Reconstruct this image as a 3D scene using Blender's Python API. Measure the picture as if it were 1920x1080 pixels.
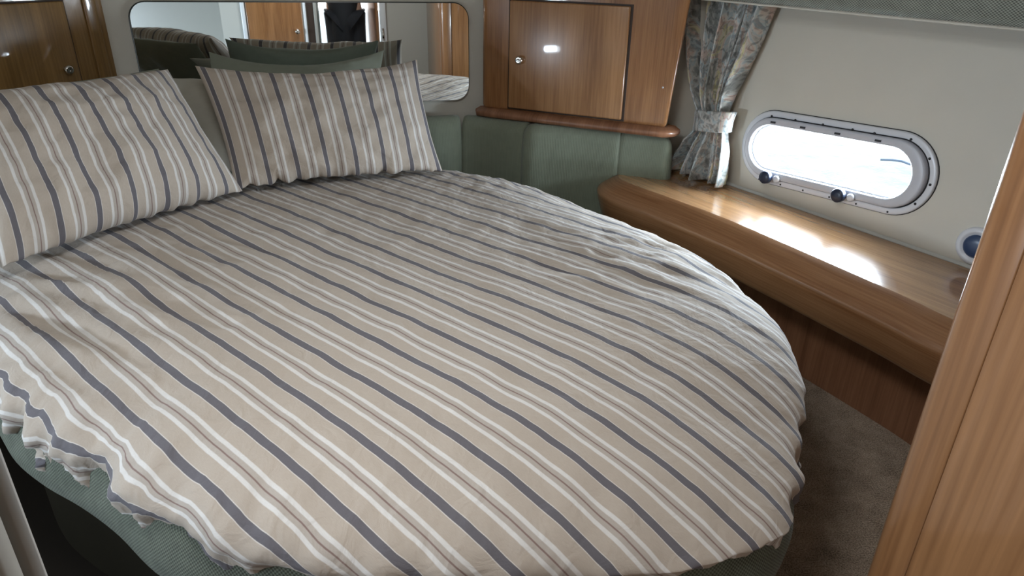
import bpy, bmesh, math, random
from mathutils import Vector, Matrix, noise
random.seed(7)
for o in list(bpy.data.objects): bpy.data.objects.remove(o)
SC = bpy.context.scene
COL = SC.collection
V = Vector
R = math.radians

# ------------------------------------------------------------------ camera
F = 1320.0
PITCH = math.atan(F/2700.0); ROLL = math.atan(60/2700.0); H = 1.37
fw = V((0, math.cos(PITCH), -math.sin(PITCH)))
r0 = V((1, 0, 0)); u0 = r0.cross(fw)
cr_ = r0*math.cos(ROLL)+u0*math.sin(ROLL)
cu_ = u0*math.cos(ROLL)-r0*math.sin(ROLL)
cam_d = bpy.data.cameras.new('camera'); cam = bpy.data.objects.new('camera', cam_d); COL.objects.link(cam)
cam_d.sensor_width = 36; cam_d.lens = F/1920*36; cam_d.clip_start = 0.01; cam_d.clip_end = 500
m = Matrix((cr_, cu_, -fw)).transposed().to_4x4(); m.translation = V((0, 0, H)); cam.matrix_world = m
SC.camera = cam

# ------------------------------------------------------------------ world, lights, exposure
w = bpy.data.worlds.new('world'); SC.world = w; w.use_nodes = True
bg = w.node_tree.nodes['Background']; bg.inputs[0].default_value = (0.80, 0.90, 1.0, 1); bg.inputs[1].default_value = 5.0
SC.view_settings.view_transform = 'Standard'; SC.view_settings.look = 'None'
SC.view_settings.exposure = 0.0; SC.view_settings.gamma = 1.0; SC.view_settings.use_curve_mapping = False

CL = R(-14)                                             # the cabin's centre line
CD = V((math.sin(CL), math.cos(CL), 0)); CR = V((math.cos(CL), -math.sin(CL), 0)); Z = V((0, 0, 1))
def W(lat, c, z=0): return CR*lat + CD*c + Z*z
def area(name, loc, direction, sx, sy, power, col):
    d = bpy.data.lights.new(name, 'AREA'); d.shape = 'RECTANGLE'; d.size = sx; d.size_y = sy; d.energy = power; d.color = col
    o = bpy.data.objects.new(name, d); COL.objects.link(o); o.location = loc
    o.rotation_euler = V(direction).to_track_quat('-Z', 'Y').to_euler(); return o
LAT0 = -0.107                                           # middle of the cabin across
def mir(p):                                             # a point mirrored to the other side of the boat
    p = V(p); l = p.dot(CR); return p + CR*(2*(LAT0-l))

# hull frame
A_ = V((0.915, 2.79, 0)); B_ = V((1.41, 2.04, 0))
dh = (A_-B_).normalized(); eh = -dh; hn0 = V((dh.y, -dh.x, 0))
FL = R(3.0)
hn = (hn0*math.cos(FL) - Z*math.sin(FL)).normalized(); hup = dh.cross(hn); hup = hup if hup.z > 0 else -hup
HB = V((B_.x, B_.y, 0.49))
def HP(s, t, off=0.0): return HB + eh*s + hup*t - hn*off   # off = into the room
MC = 3.28                                                # mirror wall distance along the centre line
LP = dict(s=0.50, t=0.20)                               # left side porthole centre in hull coordinates
SUNL = area('daylight_left_porthole', mir(HP(LP['s'], LP['t']+.02, -.12)), -(hn - CR*2*hn.dot(CR)) + Z*0.02, .62, .17, 50, (.76, .87, 1.0))
area('daylight_right_porthole', HP(-.54, .205, -.12), -hn, .62, .15, 36, (.78, .89, 1.0))
area('hatch_fill', W(-.10, .85, 1.93), (0, 0, -1), .50, .50, 14, (.96, .98, 1.0))  # added fill lamp under an unseen ceiling hatch
area('daylight_saloon', W(.05, -1.9, 1.35), CD + Z*(-.12), 1.0, 1.1, 28, (1.0, .97, .94))

# ------------------------------------------------------------------ helpers
def mesh(name, vs, fs, mat=None, parent=None, uv=None, smooth=False, mats=None, fm=None):
    me = bpy.data.meshes.new(name); me.from_pydata([tuple(v) for v in vs], [], fs)
    if uv is not None:
        L = me.uv_layers.new(name='UVMap')
        for lp in me.loops: L.data[lp.index].uv = uv[lp.vertex_index]
    if smooth:
        for p in me.polygons: p.use_smooth = True
    o = bpy.data.objects.new(name, me); COL.objects.link(o)
    if mats:
        for q in mats: me.materials.append(q)
        for p, i in zip(me.polygons, fm): p.material_index = i
    elif mat: me.materials.append(mat)
    if parent: o.parent = parent
    me.update(); return o
def tag(o, label=None, cat=None, group=None, kind=None):
    if label: o['label'] = label
    if cat: o['category'] = cat
    if group: o['group'] = group
    if kind: o['kind'] = kind
    return o
def thing(name, label, cat, loc, rz=0, group=None):
    o = bpy.data.objects.new(name, None); COL.objects.link(o); o.location = loc; o.rotation_euler = (0, 0, rz)
    o.empty_display_size = .05
    M = Matrix.Translation(V(loc)) @ Matrix.Rotation(rz, 4, 'Z'); o['_m'] = 0; del o['_m']
    MW[o.name] = M
    return tag(o, label, cat, group)
MW = {}
def own(o, parent):
    """parent an object whose mesh is written in world coordinates, keeping it where it is"""
    M = MW.get(parent.name)
    if M is None: M = Matrix.Identity(4)
    o.parent = parent
    o.data.transform(M.inverted()); MW[o.name] = M
    return o
def rebase(o, loc, rz=0):
    """give a mesh written in world coordinates its own origin and heading"""
    M = Matrix.Translation(V(loc)) @ Matrix.Rotation(rz, 4, 'Z')
    o.data.transform(M.inverted()); o.location = loc; o.rotation_euler = (0, 0, rz); MW[o.name] = M
    return o
def child(o, parent):
    """parent has been rebased: children meshes in world coords go under it"""
    M = MW[parent.name]; o.data.transform(M.inverted()); o.parent = parent; return o
def bevel(o, w=.004, seg=2, angle=35):
    b = o.modifiers.new('bevel', 'BEVEL'); b.width = w; b.segments = seg; b.limit_method = 'ANGLE'; b.angle_limit = R(angle)
    for p in o.data.polygons: p.use_smooth = True
    return o
def prism(name, poly, z0, z1, mat, top=None, **k):
    """vertical prism; poly counter clockwise list of (x,y); top = other polygon for the upper rim"""
    n = len(poly); top = top or poly
    vs = [V((p[0], p[1], z0)) for p in poly] + [V((p[0], p[1], z1)) for p in top]
    fs = [[i, (i+1) % n, n+(i+1) % n, n+i] for i in range(n)] + [list(range(n))[::-1], list(range(n, 2*n))]
    return mesh(name, vs, fs, mat, **k)
def obox(name, p, ax, ay, az, mat, **k):
    """box with corner p and edge vectors"""
    vs = []
    for c in (0, 1):
        for b in (0, 1):
            for a in (0, 1): vs.append(p + ax*a + ay*b + az*c)
    fs = [[0, 2, 3, 1], [4, 5, 7, 6], [0, 1, 5, 4], [2, 6, 7, 3], [0, 4, 6, 2], [1, 3, 7, 5]]
    if ax.cross(ay).dot(az) < 0: fs = [f[::-1] for f in fs]
    return mesh(name, vs, fs, mat, **k)
def catmull(pts, n, closed=False):
    out = []; N = len(pts)
    rng = range(N) if closed else range(N-1)
    for i in rng:
        g = lambda j: V(pts[j % N]) if closed else V(pts[max(0, min(N-1, j))])
        p0, p1, p2, p3 = g(i-1), g(i), g(i+1), g(i+2)
        for k in range(n):
            t = k/n
            out.append(.5*((2*p1) + (p2-p0)*t + (2*p0-5*p1+4*p2-p3)*t*t + (3*p1-p0-3*p2+p3)*t**3))
    if not closed: out.append(V(pts[-1]))
    return out
def resample(pts, n, closed=False):
    P = [V(p) for p in pts] + ([V(pts[0])] if closed else [])
    L = [0]
    for a, b in zip(P, P[1:]): L.append(L[-1]+(b-a).length)
    out = []; j = 0
    for i in range(n):
        d = L[-1]*i/(n if closed else n-1)
        while j < len(P)-2 and L[j+1] < d: j += 1
        t = (d-L[j])/max(1e-9, L[j+1]-L[j]); out.append(P[j].lerp(P[j+1], min(1, max(0, t))))
    return out
def normals2(P, closed=False):
    n = len(P); out = []
    for i in range(n):
        a = P[(i-1) % n] if closed else P[max(0, i-1)]; b = P[(i+1) % n] if closed else P[min(n-1, i+1)]
        t = (b-a); t = V((t.x, t.y, 0)).normalized(); out.append(V((t.y, -t.x, 0)))   # right hand side of the path
    return out
def sweep(name, path, prof, mat, closed=False, cap=True, smooth=True, side=1, **k):
    """profile (offset to the right of the path * side, z)"""
    N = normals2(path, closed); n = len(path); m_ = len(prof)
    vs = []; uv = []; s = 0
    pl = [0]
    for a, b in zip(prof, prof[1:]): pl.append(pl[-1]+math.dist(a, b))
    for i in range(n):
        if i: s += (path[i]-path[i-1]).length
        for j, (o_, z) in enumerate(prof):
            q = path[i]+N[i]*o_*side; vs.append(V((q.x, q.y, z))); uv.append((s, pl[j]))
    fs = []
    for i in range(n if closed else n-1):
        for j in range(m_-1):
            a = i*m_+j; b = ((i+1) % n)*m_+j; f = [a, b, b+1, a+1]; fs.append(f if side < 0 else f[::-1])
    if cap and not closed: fs += [list(range(m_)), list(range((n-1)*m_, n*m_))[::-1]]
    return mesh(name, vs, fs, mat, uv=uv, smooth=smooth, **k)
def lathe(name, prof, mat, p, axis, n=28, smooth=True, **k):
    """prof = (radius, height along axis)"""
    axis = V(axis).normalized(); a = axis.orthogonal().normalized(); b = axis.cross(a); vs = []; fs = []
    for r_, h in prof:
        for i in range(n):
            t = 2*math.pi*i/n; vs.append(V(p)+axis*h+(a*math.cos(t)+b*math.sin(t))*r_)
    for j in range(len(prof)-1):
        for i in range(n): fs.append([j*n+i, j*n+(i+1) % n, (j+1)*n+(i+1) % n, (j+1)*n+i])
    fs += [list(range(n))[::-1], list(range((len(prof)-1)*n, len(prof)*n))]
    o = mesh(name, vs, fs, mat, smooth=smooth, **k); return o
def tube(name, pts, r_, mat, n=10, **k):
    P = [V(p) for p in pts]; vs = []; fs = []
    for i, p in enumerate(P):
        t = (P[min(i+1, len(P)-1)]-P[max(0, i-1)]).normalized(); a = t.cross(Z) if abs(t.z) < .95 else t.cross(V((1, 0, 0)))
        a.normalize(); b = t.cross(a); rr = r_[i] if isinstance(r_, (list, tuple)) else r_
        for q in range(n): an = 2*math.pi*q/n; vs.append(p+(a*math.cos(an)+b*math.sin(an))*rr)
    for i in range(len(P)-1):
        for q in range(n): fs.append([i*n+q, i*n+(q+1) % n, (i+1)*n+(q+1) % n, (i+1)*n+q][::-1])
    fs += [list(range(n)), list(range((len(P)-1)*n, len(P)*n))[::-1]]
    return mesh(name, vs, fs, mat, smooth=True, **k)
def fbm(x, y, z=0.0, o=4): return noise.fractal(V((x, y, z)), 1.0, 2.1, o)
def sstep(a, b, x):
    t = min(1, max(0, (x-a)/(b-a))); return t*t*(3-2*t)

# ------------------------------------------------------------------ materials
def newmat(name):
    m_ = bpy.data.materials.new(name); m_.use_nodes = True; nt = m_.node_tree
    return m_, nt, nt.nodes['Principled BSDF'], nt.nodes, nt.links
def plain(name, col, rough=.5, metal=0, spec=.5, coat=0, bump=0, bscale=200, var=0, vscale=6):
    m_, nt, b, N, L = newmat(name)
    b.inputs['Base Color'].default_value = (*col, 1); b.inputs['Roughness'].default_value = rough
    b.inputs['Metallic'].default_value = metal; b.inputs['Specular IOR Level'].default_value = spec
    b.inputs['Coat Weight'].default_value = coat; b.inputs['Coat Roughness'].default_value = .08
    if bump or var:
        tc = N.new('ShaderNodeTexCoord')
    if var:
        nz = N.new('ShaderNodeTexNoise'); nz.inputs['Scale'].default_value = vscale; nz.inputs['Detail'].default_value = 5
        L.new(tc.outputs['Object'], nz.inputs['Vector'])
        rp = N.new('ShaderNodeValToRGB'); rp.color_ramp.elements[0].position = .3; rp.color_ramp.elements[1].position = .7
        rp.color_ramp.elements[0].color = tuple(c*(1-var) for c in col)+(1,); rp.color_ramp.elements[1].color = tuple(min(1, c*(1+var)) for c in col)+(1,)
        L.new(nz.outputs['Fac'], rp.inputs['Fac']); L.new(rp.outputs['Color'], b.inputs['Base Color'])
    if bump:
        nz = N.new('ShaderNodeTexNoise'); nz.inputs['Scale'].default_value = bscale; nz.inputs['Detail'].default_value = 3
        L.new(tc.outputs['Object'], nz.inputs['Vector'])
        bp = N.new('ShaderNodeBump'); bp.inputs['Strength'].default_value = bump; bp.inputs['Distance'].default_value = .002
        L.new(nz.outputs['Fac'], bp.inputs['Height']); L.new(bp.outputs['Normal'], b.inputs['Normal'])
    return m_
def wood(name, dark, light, axis='Z', coord='Object', rough=.30, coat=.55, across=16, along=1.1):
    m_, nt, b, N, L = newmat(name)
    tc = N.new('ShaderNodeTexCoord'); mp = N.new('ShaderNodeMapping')
    sc = [across, across, across]; sc['XYZ'.index(axis)] = along; mp.inputs['Scale'].default_value = sc
    L.new(tc.outputs[coord], mp.inputs['Vector'])
    n1 = N.new('ShaderNodeTexNoise'); n1.inputs['Scale'].default_value = 1.0; n1.inputs['Detail'].default_value = 5; n1.inputs['Roughness'].default_value = .6; n1.inputs['Distortion'].default_value = .5
    L.new(mp.outputs[0], n1.inputs['Vector'])
    mp2 = N.new('ShaderNodeMapping'); sc2 = [across*11]*3; sc2['XYZ'.index(axis)] = along*4; mp2.inputs['Scale'].default_value = sc2
    L.new(tc.outputs[coord], mp2.inputs['Vector'])
    n2 = N.new('ShaderNodeTexNoise'); n2.inputs['Scale'].default_value = 1.0; n2.inputs['Detail'].default_value = 3
    L.new(mp2.outputs[0], n2.inputs['Vector'])
    mx = N.new('ShaderNodeMath'); mx.operation = 'MULTIPLY_ADD'; mx.inputs[1].default_value = .45; L.new(n2.outputs['Fac'], mx.inputs[0])
    sb = N.new('ShaderNodeMath'); sb.operation = 'MULTIPLY'; sb.inputs[1].default_value = .62; L.new(n1.outputs['Fac'], sb.inputs[0]); L.new(sb.outputs[0], mx.inputs[2])
    rp = N.new('ShaderNodeValToRGB'); e = rp.color_ramp.elements
    e[0].position = .36; e[0].color = (*dark, 1); e[1].position = .66; e[1].color = (*light, 1)
    L.new(mx.outputs[0], rp.inputs['Fac']); L.new(rp.outputs['Color'], b.inputs['Base Color'])
    b.inputs['Roughness'].default_value = rough; b.inputs['Coat Weight'].default_value = coat; b.inputs['Coat Roughness'].default_value = .05
    b.inputs['Specular IOR Level'].default_value = .45
    return m_
def fabric(name, col, ribs=260, weave=None, var=.08, rough=.9, strength=.4, sheen=.15, coord='UV', nzw=1.0):
    m_, nt, b, N, L = newmat(name)
    tc = N.new('ShaderNodeTexCoord'); b.inputs['Roughness'].default_value = rough; b.inputs['Specular IOR Level'].default_value = .2
    b.inputs['Sheen Weight'].default_value = sheen
    sx = N.new('ShaderNodeSeparateXYZ'); L.new(tc.outputs[coord], sx.inputs[0])
    def wave(out, f):
        a = N.new('ShaderNodeMath'); a.operation = 'MULTIPLY'; a.inputs[1].default_value = f; L.new(out, a.inputs[0])
        s = N.new('ShaderNodeMath'); s.operation = 'SINE'; L.new(a.outputs[0], s.inputs[0]); return s
    hs = wave(sx.outputs['X'], ribs)
    last = hs
    if weave:
        h2 = wave(sx.outputs['Y'], weave); ml = N.new('ShaderNodeMath'); ml.operation = 'MULTIPLY'; L.new(hs.outputs[0], ml.inputs[0]); L.new(h2.outputs[0], ml.inputs[1]); last = ml
    nz = N.new('ShaderNodeTexNoise'); nz.inputs['Scale'].default_value = 30; nz.inputs['Detail'].default_value = 6; L.new(tc.outputs[coord], nz.inputs['Vector'])
    ad = N.new('ShaderNodeMath'); ad.operation = 'MULTIPLY_ADD'; ad.inputs[1].default_value = .28; L.new(last.outputs[0], ad.inputs[0])
    nm = N.new('ShaderNodeMath'); nm.operation = 'MULTIPLY_ADD'; nm.inputs[1].default_value = nzw; nm.inputs[2].default_value = .5-.5*nzw; L.new(nz.outputs['Fac'], nm.inputs[0]); L.new(nm.outputs[0], ad.inputs[2])
    rp = N.new('ShaderNodeValToRGB'); e = rp.color_ramp.elements; e[0].position = .2; e[1].position = .8
    e[0].color = tuple(c*(1-var) for c in col)+(1,); e[1].color = tuple(min(1, c*(1+var)) for c in col)+(1,)
    L.new(ad.outputs[0], rp.inputs['Fac']); L.new(rp.outputs['Color'], b.inputs['Base Color'])
    bp = N.new('ShaderNodeBump'); bp.inputs['Strength'].default_value = strength; bp.inputs['Distance'].default_value = .002
    L.new(ad.outputs[0], bp.inputs['Height']); L.new(bp.outputs['Normal'], b.inputs['Normal'])
    return m_
BEIGE = (.425, .362, .298); WHITE = (.62, .595, .56); DARK = (.130, .120, .130); BROWN = (.22, .15, .13); TAUPE = (.41, .36, .31); PALE = (.58, .54, .49)
def stripes(name, period, phase=0.0, tint=1.0):
    m_, nt, b, N, L = newmat(name)
    tc = N.new('ShaderNodeTexCoord'); sx = N.new('ShaderNodeSeparateXYZ'); L.new(tc.outputs['UV'], sx.inputs[0])
    a = N.new('ShaderNodeMath'); a.operation = 'MULTIPLY_ADD'; a.inputs[1].default_value = 1/period; a.inputs[2].default_value = phase
    L.new(sx.outputs['X'], a.inputs[0]); fr = N.new('ShaderNodeMath'); fr.operation = 'FRACT'; L.new(a.outputs[0], fr.inputs[0])
    rp = N.new('ShaderNodeValToRGB'); cr = rp.color_ramp; cr.interpolation = 'LINEAR'
    stops = [(0, DARK), (.068, DARK), (.073, PALE), (.082, PALE), (.088, BEIGE), (.325, BEIGE), (.34, WHITE), (.395, WHITE), (.41, TAUPE),
             (.475, TAUPE), (.485, BROWN), (.50, BROWN), (.51, TAUPE), (.575, TAUPE), (.59, WHITE), (.645, WHITE), (.66, BEIGE),
             (.912, BEIGE), (.918, PALE), (.927, PALE), (.932, DARK), (1, DARK)]
    cr.elements[0].position = 0; cr.elements[0].color = (*DARK, 1); cr.elements[1].position = 1; cr.elements[1].color = (*DARK, 1)
    for p, c in stops[1:-1]:
        q = cr.elements.new(p); q.color = (*c, 1)
    L.new(fr.outputs[0], rp.inputs['Fac'])
    # slub of the woven threads
    mp = N.new('ShaderNodeMapping'); mp.inputs['Scale'].default_value = (900, 120, 1); L.new(tc.outputs['UV'], mp.inputs[0])
    nz = N.new('ShaderNodeTexNoise'); nz.inputs['Scale'].default_value = 1; nz.inputs['Detail'].default_value = 2; L.new(mp.outputs[0], nz.inputs['Vector'])
    mr = N.new('ShaderNodeMapRange'); mr.inputs['To Min'].default_value = .90*tint; mr.inputs['To Max'].default_value = 1.08*tint; L.new(nz.outputs['Fac'], mr.inputs['Value'])
    ml = N.new('ShaderNodeVectorMath'); ml.operation = 'SCALE'; L.new(rp.outputs['Color'], ml.inputs[0]); L.new(mr.outputs[0], ml.inputs['Scale'])
    L.new(ml.outputs[0], b.inputs['Base Color']); b.inputs['Roughness'].default_value = .85; b.inputs['Specular IOR Level'].default_value = .2
    b.inputs['Sheen Weight'].default_value = .1
    n3 = N.new('ShaderNodeTexNoise'); n3.inputs['Scale'].default_value = 22; n3.inputs['Detail'].default_value = 5; n3.inputs['Distortion'].default_value = .8
    L.new(tc.outputs['UV'], n3.inputs['Vector'])
    bp = N.new('ShaderNodeBump'); bp.inputs['Strength'].default_value = .35; bp.inputs['Distance'].default_value = .012
    L.new(n3.outputs['Fac'], bp.inputs['Height']); L.new(bp.outputs['Normal'], b.inputs['Normal'])
    return m_
WD, WL = (.165, .066, .022), (.335, .160, .064)
M = {}
M['wood_v'] = wood('cherry_vertical', WD, WL, 'Z')
M['wood_door'] = wood('cherry_door', (.205, .092, .034), (.37, .19, .080), 'Z', across=11)
M['wood_old'] = wood('cherry_amber', (.155, .085, .026), (.30, .17, .060), 'Z', across=12)
M['wood_shelf'] = wood('cherry_shelf', (.22, .105, .042), (.40, .22, .10), 'X', coord='UV', rough=.24, coat=.9, across=14)
M['wood_edge'] = wood('cherry_edge', (.20, .085, .032), (.37, .195, .095), 'X', coord='UV', across=14)
M['wood_panel'] = wood('cherry_dark_panel', (.15, .062, .030), (.27, .125, .065), 'Y', coord='UV', rough=.35, coat=.3)
M['wood_big'] = wood('cherry_wardrobe', (.165, .070, .026), (.315, .152, .063), 'Z', across=9, along=.7)
M['gap'] = plain('dark_gap', (.03, .015, .008), .6)
M['cream'] = plain('cream_lining', (.60, .57, .49), .55, bump=.15, bscale=120, var=.02)
M['cream2'] = plain('cream_board', (.50, .50, .46), .35)
M['white_trim'] = plain('white_aluminium_trim', (.72, .75, .78), .25, spec=.6)
M['grey_trim'] = plain('satin_trim', (.30, .29, .26), .4)
M['beige_board'] = plain('beige_board', (.33, .31, .265), .45)
M['green_dark'] = plain('dark_green_lining', (.10, .115, .09), .8)
M['ceil'] = plain('ceiling_vinyl', (.62, .60, .55), .7)
M['green'] = fabric('sage_fabric', (.185, .205, .150), ribs=900, weave=None, var=.08)
M['green_weave'] = fabric('sage_coarse_weave', (.100, .115, .086), ribs=800, weave=800, var=.65, strength=.7, nzw=.35)
M['green_pillow'] = fabric('sage_cotton', (.19, .205, .16), ribs=2600, weave=2600, var=.05, strength=.1)
M['grey_weave'] = fabric('grey_green_weave', (.24, .255, .215), ribs=620, weave=820, var=.75, strength=.8, nzw=.25)
M['tan_pillow'] = fabric('taupe_cotton', (.36, .335, .275), ribs=2600, weave=2600, var=.05, strength=.1)
M['carpet'] = None
M['chrome'] = plain('chrome', (.75, .74, .72), .12, metal=1)
M['white_plastic'] = plain('white_plastic', (.66, .67, .70), .28)
M['grey_plastic'] = plain('grey_plastic', (.52, .53, .57), .32)
M['navy_plastic'] = plain('navy_plastic', (.012, .02, .045), .35)
M['seal'] = plain('black_rubber', (.015, .015, .018), .55)
M['mirror'] = plain('mirror_glass', (.86, .88, .86), .015, metal=1)
M['mirror_edge'] = plain('mirror_edge', (.02, .025, .02), .3)
M['duvet'] = stripes('striped_cotton_duvet', .1174, -3.3186)
M['pillowcase'] = stripes('striped_cotton_pillowcase', .106, 0.0)
M['black_cloth'] = plain('black_jacket', (.008, .009, .012), .75, bump=.3, bscale=40)
M['black_jeans'] = plain('black_trousers', (.010, .011, .015), .85)
M['skin'] = plain('skin', (.50, .30, .21), .5)
M['hair'] = plain('hair', (.03, .02, .015), .6)
M['shoe'] = plain('shoe', (.02, .02, .02), .5)
M['phone'] = plain('phone', (.015, .015, .018), .2)
M['lip'] = plain('lip', (.38, .16, .13), .5)
M['eye'] = plain('eye', (.6, .6, .58), .2)
def carpet():
    m_, nt, b, N, L = newmat('brown_carpet'); tc = N.new('ShaderNodeTexCoord')
    a = N.new('ShaderNodeTexNoise'); a.inputs['Scale'].default_value = 9; a.inputs['Detail'].default_value = 8; a.inputs['Roughness'].default_value = .75
    c = N.new('ShaderNodeTexNoise'); c.inputs['Scale'].default_value = 260; c.inputs['Detail'].default_value = 4
    for q in (a, c): L.new(tc.outputs['Object'], q.inputs['Vector'])
    ad = N.new('ShaderNodeMath'); ad.operation = 'MULTIPLY_ADD'; ad.inputs[1].default_value = .6; L.new(c.outputs['Fac'], ad.inputs[0])
    s = N.new('ShaderNodeMath'); s.operation = 'MULTIPLY'; s.inputs[1].default_value = .45; L.new(a.outputs['Fac'], s.inputs[0]); L.new(s.outputs[0], ad.inputs[2])
    rp = N.new('ShaderNodeValToRGB'); e = rp.color_ramp.elements; e[0].position = .38; e[1].position = .68
    e[0].color = (.13, .095, .068, 1); e[1].color = (.58, .46, .35, 1)
    L.new(ad.outputs[0], rp.inputs['Fac']); L.new(rp.outputs['Color'], b.inputs['Base Color']); b.inputs['Roughness'].default_value = 1; b.inputs['Specular IOR Level'].default_value = .05
    bp = N.new('ShaderNodeBump'); bp.inputs['Strength'].default_value = .9; bp.inputs['Distance'].default_value = .006
    L.new(c.outputs['Fac'], bp.inputs['Height']); L.new(bp.outputs['Normal'], b.inputs['Normal']); return m_
M['carpet'] = carpet()
def curtain_mat():
    m_, nt, b, N, L = newmat('watercolour_print_curtain'); tc = N.new('ShaderNodeTexCoord')
    mp = N.new('ShaderNodeMapping'); mp.inputs['Scale'].default_value = (6, 4, 1); L.new(tc.outputs['UV'], mp.inputs[0])
    a = N.new('ShaderNodeTexNoise'); a.inputs['Scale'].default_value = 1.6; a.inputs['Detail'].default_value = 4; a.inputs['Distortion'].default_value = 1.4; L.new(mp.outputs[0], a.inputs['Vector'])
    rp = N.new('ShaderNodeValToRGB'); cr = rp.color_ramp
    cols = [(0, (.17, .18, .17)), (.38, (.24, .25, .23)), (.45, (.52, .50, .46)), (.49, (.38, .46, .48)), (.53, (.58, .57, .52)), (.57, (.55, .40, .33)), (.61, (.54, .52, .46)), (.66, (.62, .56, .30)), (.72, (.47, .48, .45))]
    cr.elements[0].position = 0; cr.elements[0].color = (*cols[0][1], 1); cr.elements[1].position = 1; cr.elements[1].color = (.38, .38, .36, 1)
    for p, c in cols[1:]:
        q = cr.elements.new(p); q.color = (*c, 1)
    L.new(a.outputs['Fac'], rp.inputs['Fac'])
    n2 = N.new('ShaderNodeTexNoise'); n2.inputs['Scale'].default_value = 30; n2.inputs['Detail'].default_value = 5; n2.inputs['Distortion'].default_value = 1.5; L.new(tc.outputs['UV'], n2.inputs['Vector'])
    r2 = N.new('ShaderNodeValToRGB'); r2.color_ramp.elements[0].position = .42; r2.color_ramp.elements[0].color = (.45, .45, .46, 1); r2.color_ramp.elements[1].position = .52; r2.color_ramp.elements[1].color = (1, 1, 1, 1)
    L.new(n2.outputs['Fac'], r2.inputs['Fac'])
    mx = N.new('ShaderNodeMix'); mx.data_type = 'RGBA'; mx.blend_type = 'MULTIPLY'; mx.inputs[0].default_value = .8
    L.new(rp.outputs['Color'], mx.inputs[6]); L.new(r2.outputs['Color'], mx.inputs[7]); L.new(mx.outputs[2], b.inputs['Base Color'])
    b.inputs['Roughness'].default_value = .6; b.inputs['Sheen Weight'].default_value = .2; b.inputs['Specular IOR Level'].default_value = .35
    return m_
M['curtain'] = curtain_mat()
def glass():
    m_, nt, b, N, L = newmat('porthole_acrylic'); N.remove(b)
    t = N.new('ShaderNodeBsdfTransparent'); t.inputs[0].default_value = (.93, .97, 1, 1); g = N.new('ShaderNodeBsdfGlossy'); g.inputs['Roughness'].default_value = .03
    mx = N.new('ShaderNodeMixShader'); mx.inputs[0].default_value = .05
    L.new(t.outputs[0], mx.inputs[1]); L.new(g.outputs[0], mx.inputs[2]); L.new(mx.outputs[0], N['Material Output'].inputs['Surface']); return m_
M['glass'] = glass()
def water():
    m_, nt, b, N, L = newmat('bright_rippled_water'); tc = N.new('ShaderNodeTexCoord')
    a = N.new('ShaderNodeTexNoise'); a.inputs['Scale'].default_value = 3.5; a.inputs['Detail'].default_value = 7; a.inputs['Roughness'].default_value = .7; L.new(tc.outputs['Object'], a.inputs['Vector'])
    rp = N.new('ShaderNodeValToRGB'); e = rp.color_ramp.elements; e[0].position = .35; e[0].color = (.10, .13, .14, 1); e[1].position = .62; e[1].color = (.22, .25, .26, 1)
    L.new(a.outputs['Fac'], rp.inputs['Fac']); L.new(rp.outputs['Color'], b.inputs['Base Color']); b.inputs['Roughness'].default_value = .3
    bp = N.new('ShaderNodeBump'); bp.inputs['Strength'].default_value = .6; bp.inputs['Distance'].default_value = .08; L.new(a.outputs['Fac'], bp.inputs['Height']); L.new(bp.outputs['Normal'], b.inputs['Normal']); return m_
M['water'] = water()

# ------------------------------------------------------------------ setting
TOP = 1.95
def struct(o): o['kind'] = 'structure'; return o
struct(prism('floor', [tuple(W(*p)[:2]) for p in ((-3.0, -3.0), (3.0, -3.0), (3.0, 3.9), (-3.0, 3.9))], -.04, 0, M['carpet']))
# ceiling with an unseen hatch opening added for the fill lamp
hx0, hx1, hc0, hc1 = -.40, .20, .55, 1.15
cp = [W(-3, -3), W(3, -3), W(3, 3.9), W(-3, 3.9)]; hp = [W(hx0, hc0), W(hx1, hc0), W(hx1, hc1), W(hx0, hc1)]
vs = [V((p.x, p.y, z)) for z in (TOP, TOP+.05) for p in cp+hp]
fs = []
for i in range(4):
    j = (i+1) % 4
    fs += [[i, 4+i, 4+j, j], [8+i, 8+j, 12+j, 12+i], [4+i, 12+i, 12+j, 4+j], [i, j, 8+j, 8+i]]
struct(mesh('ceiling', vs, fs, M['ceil']))

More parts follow.
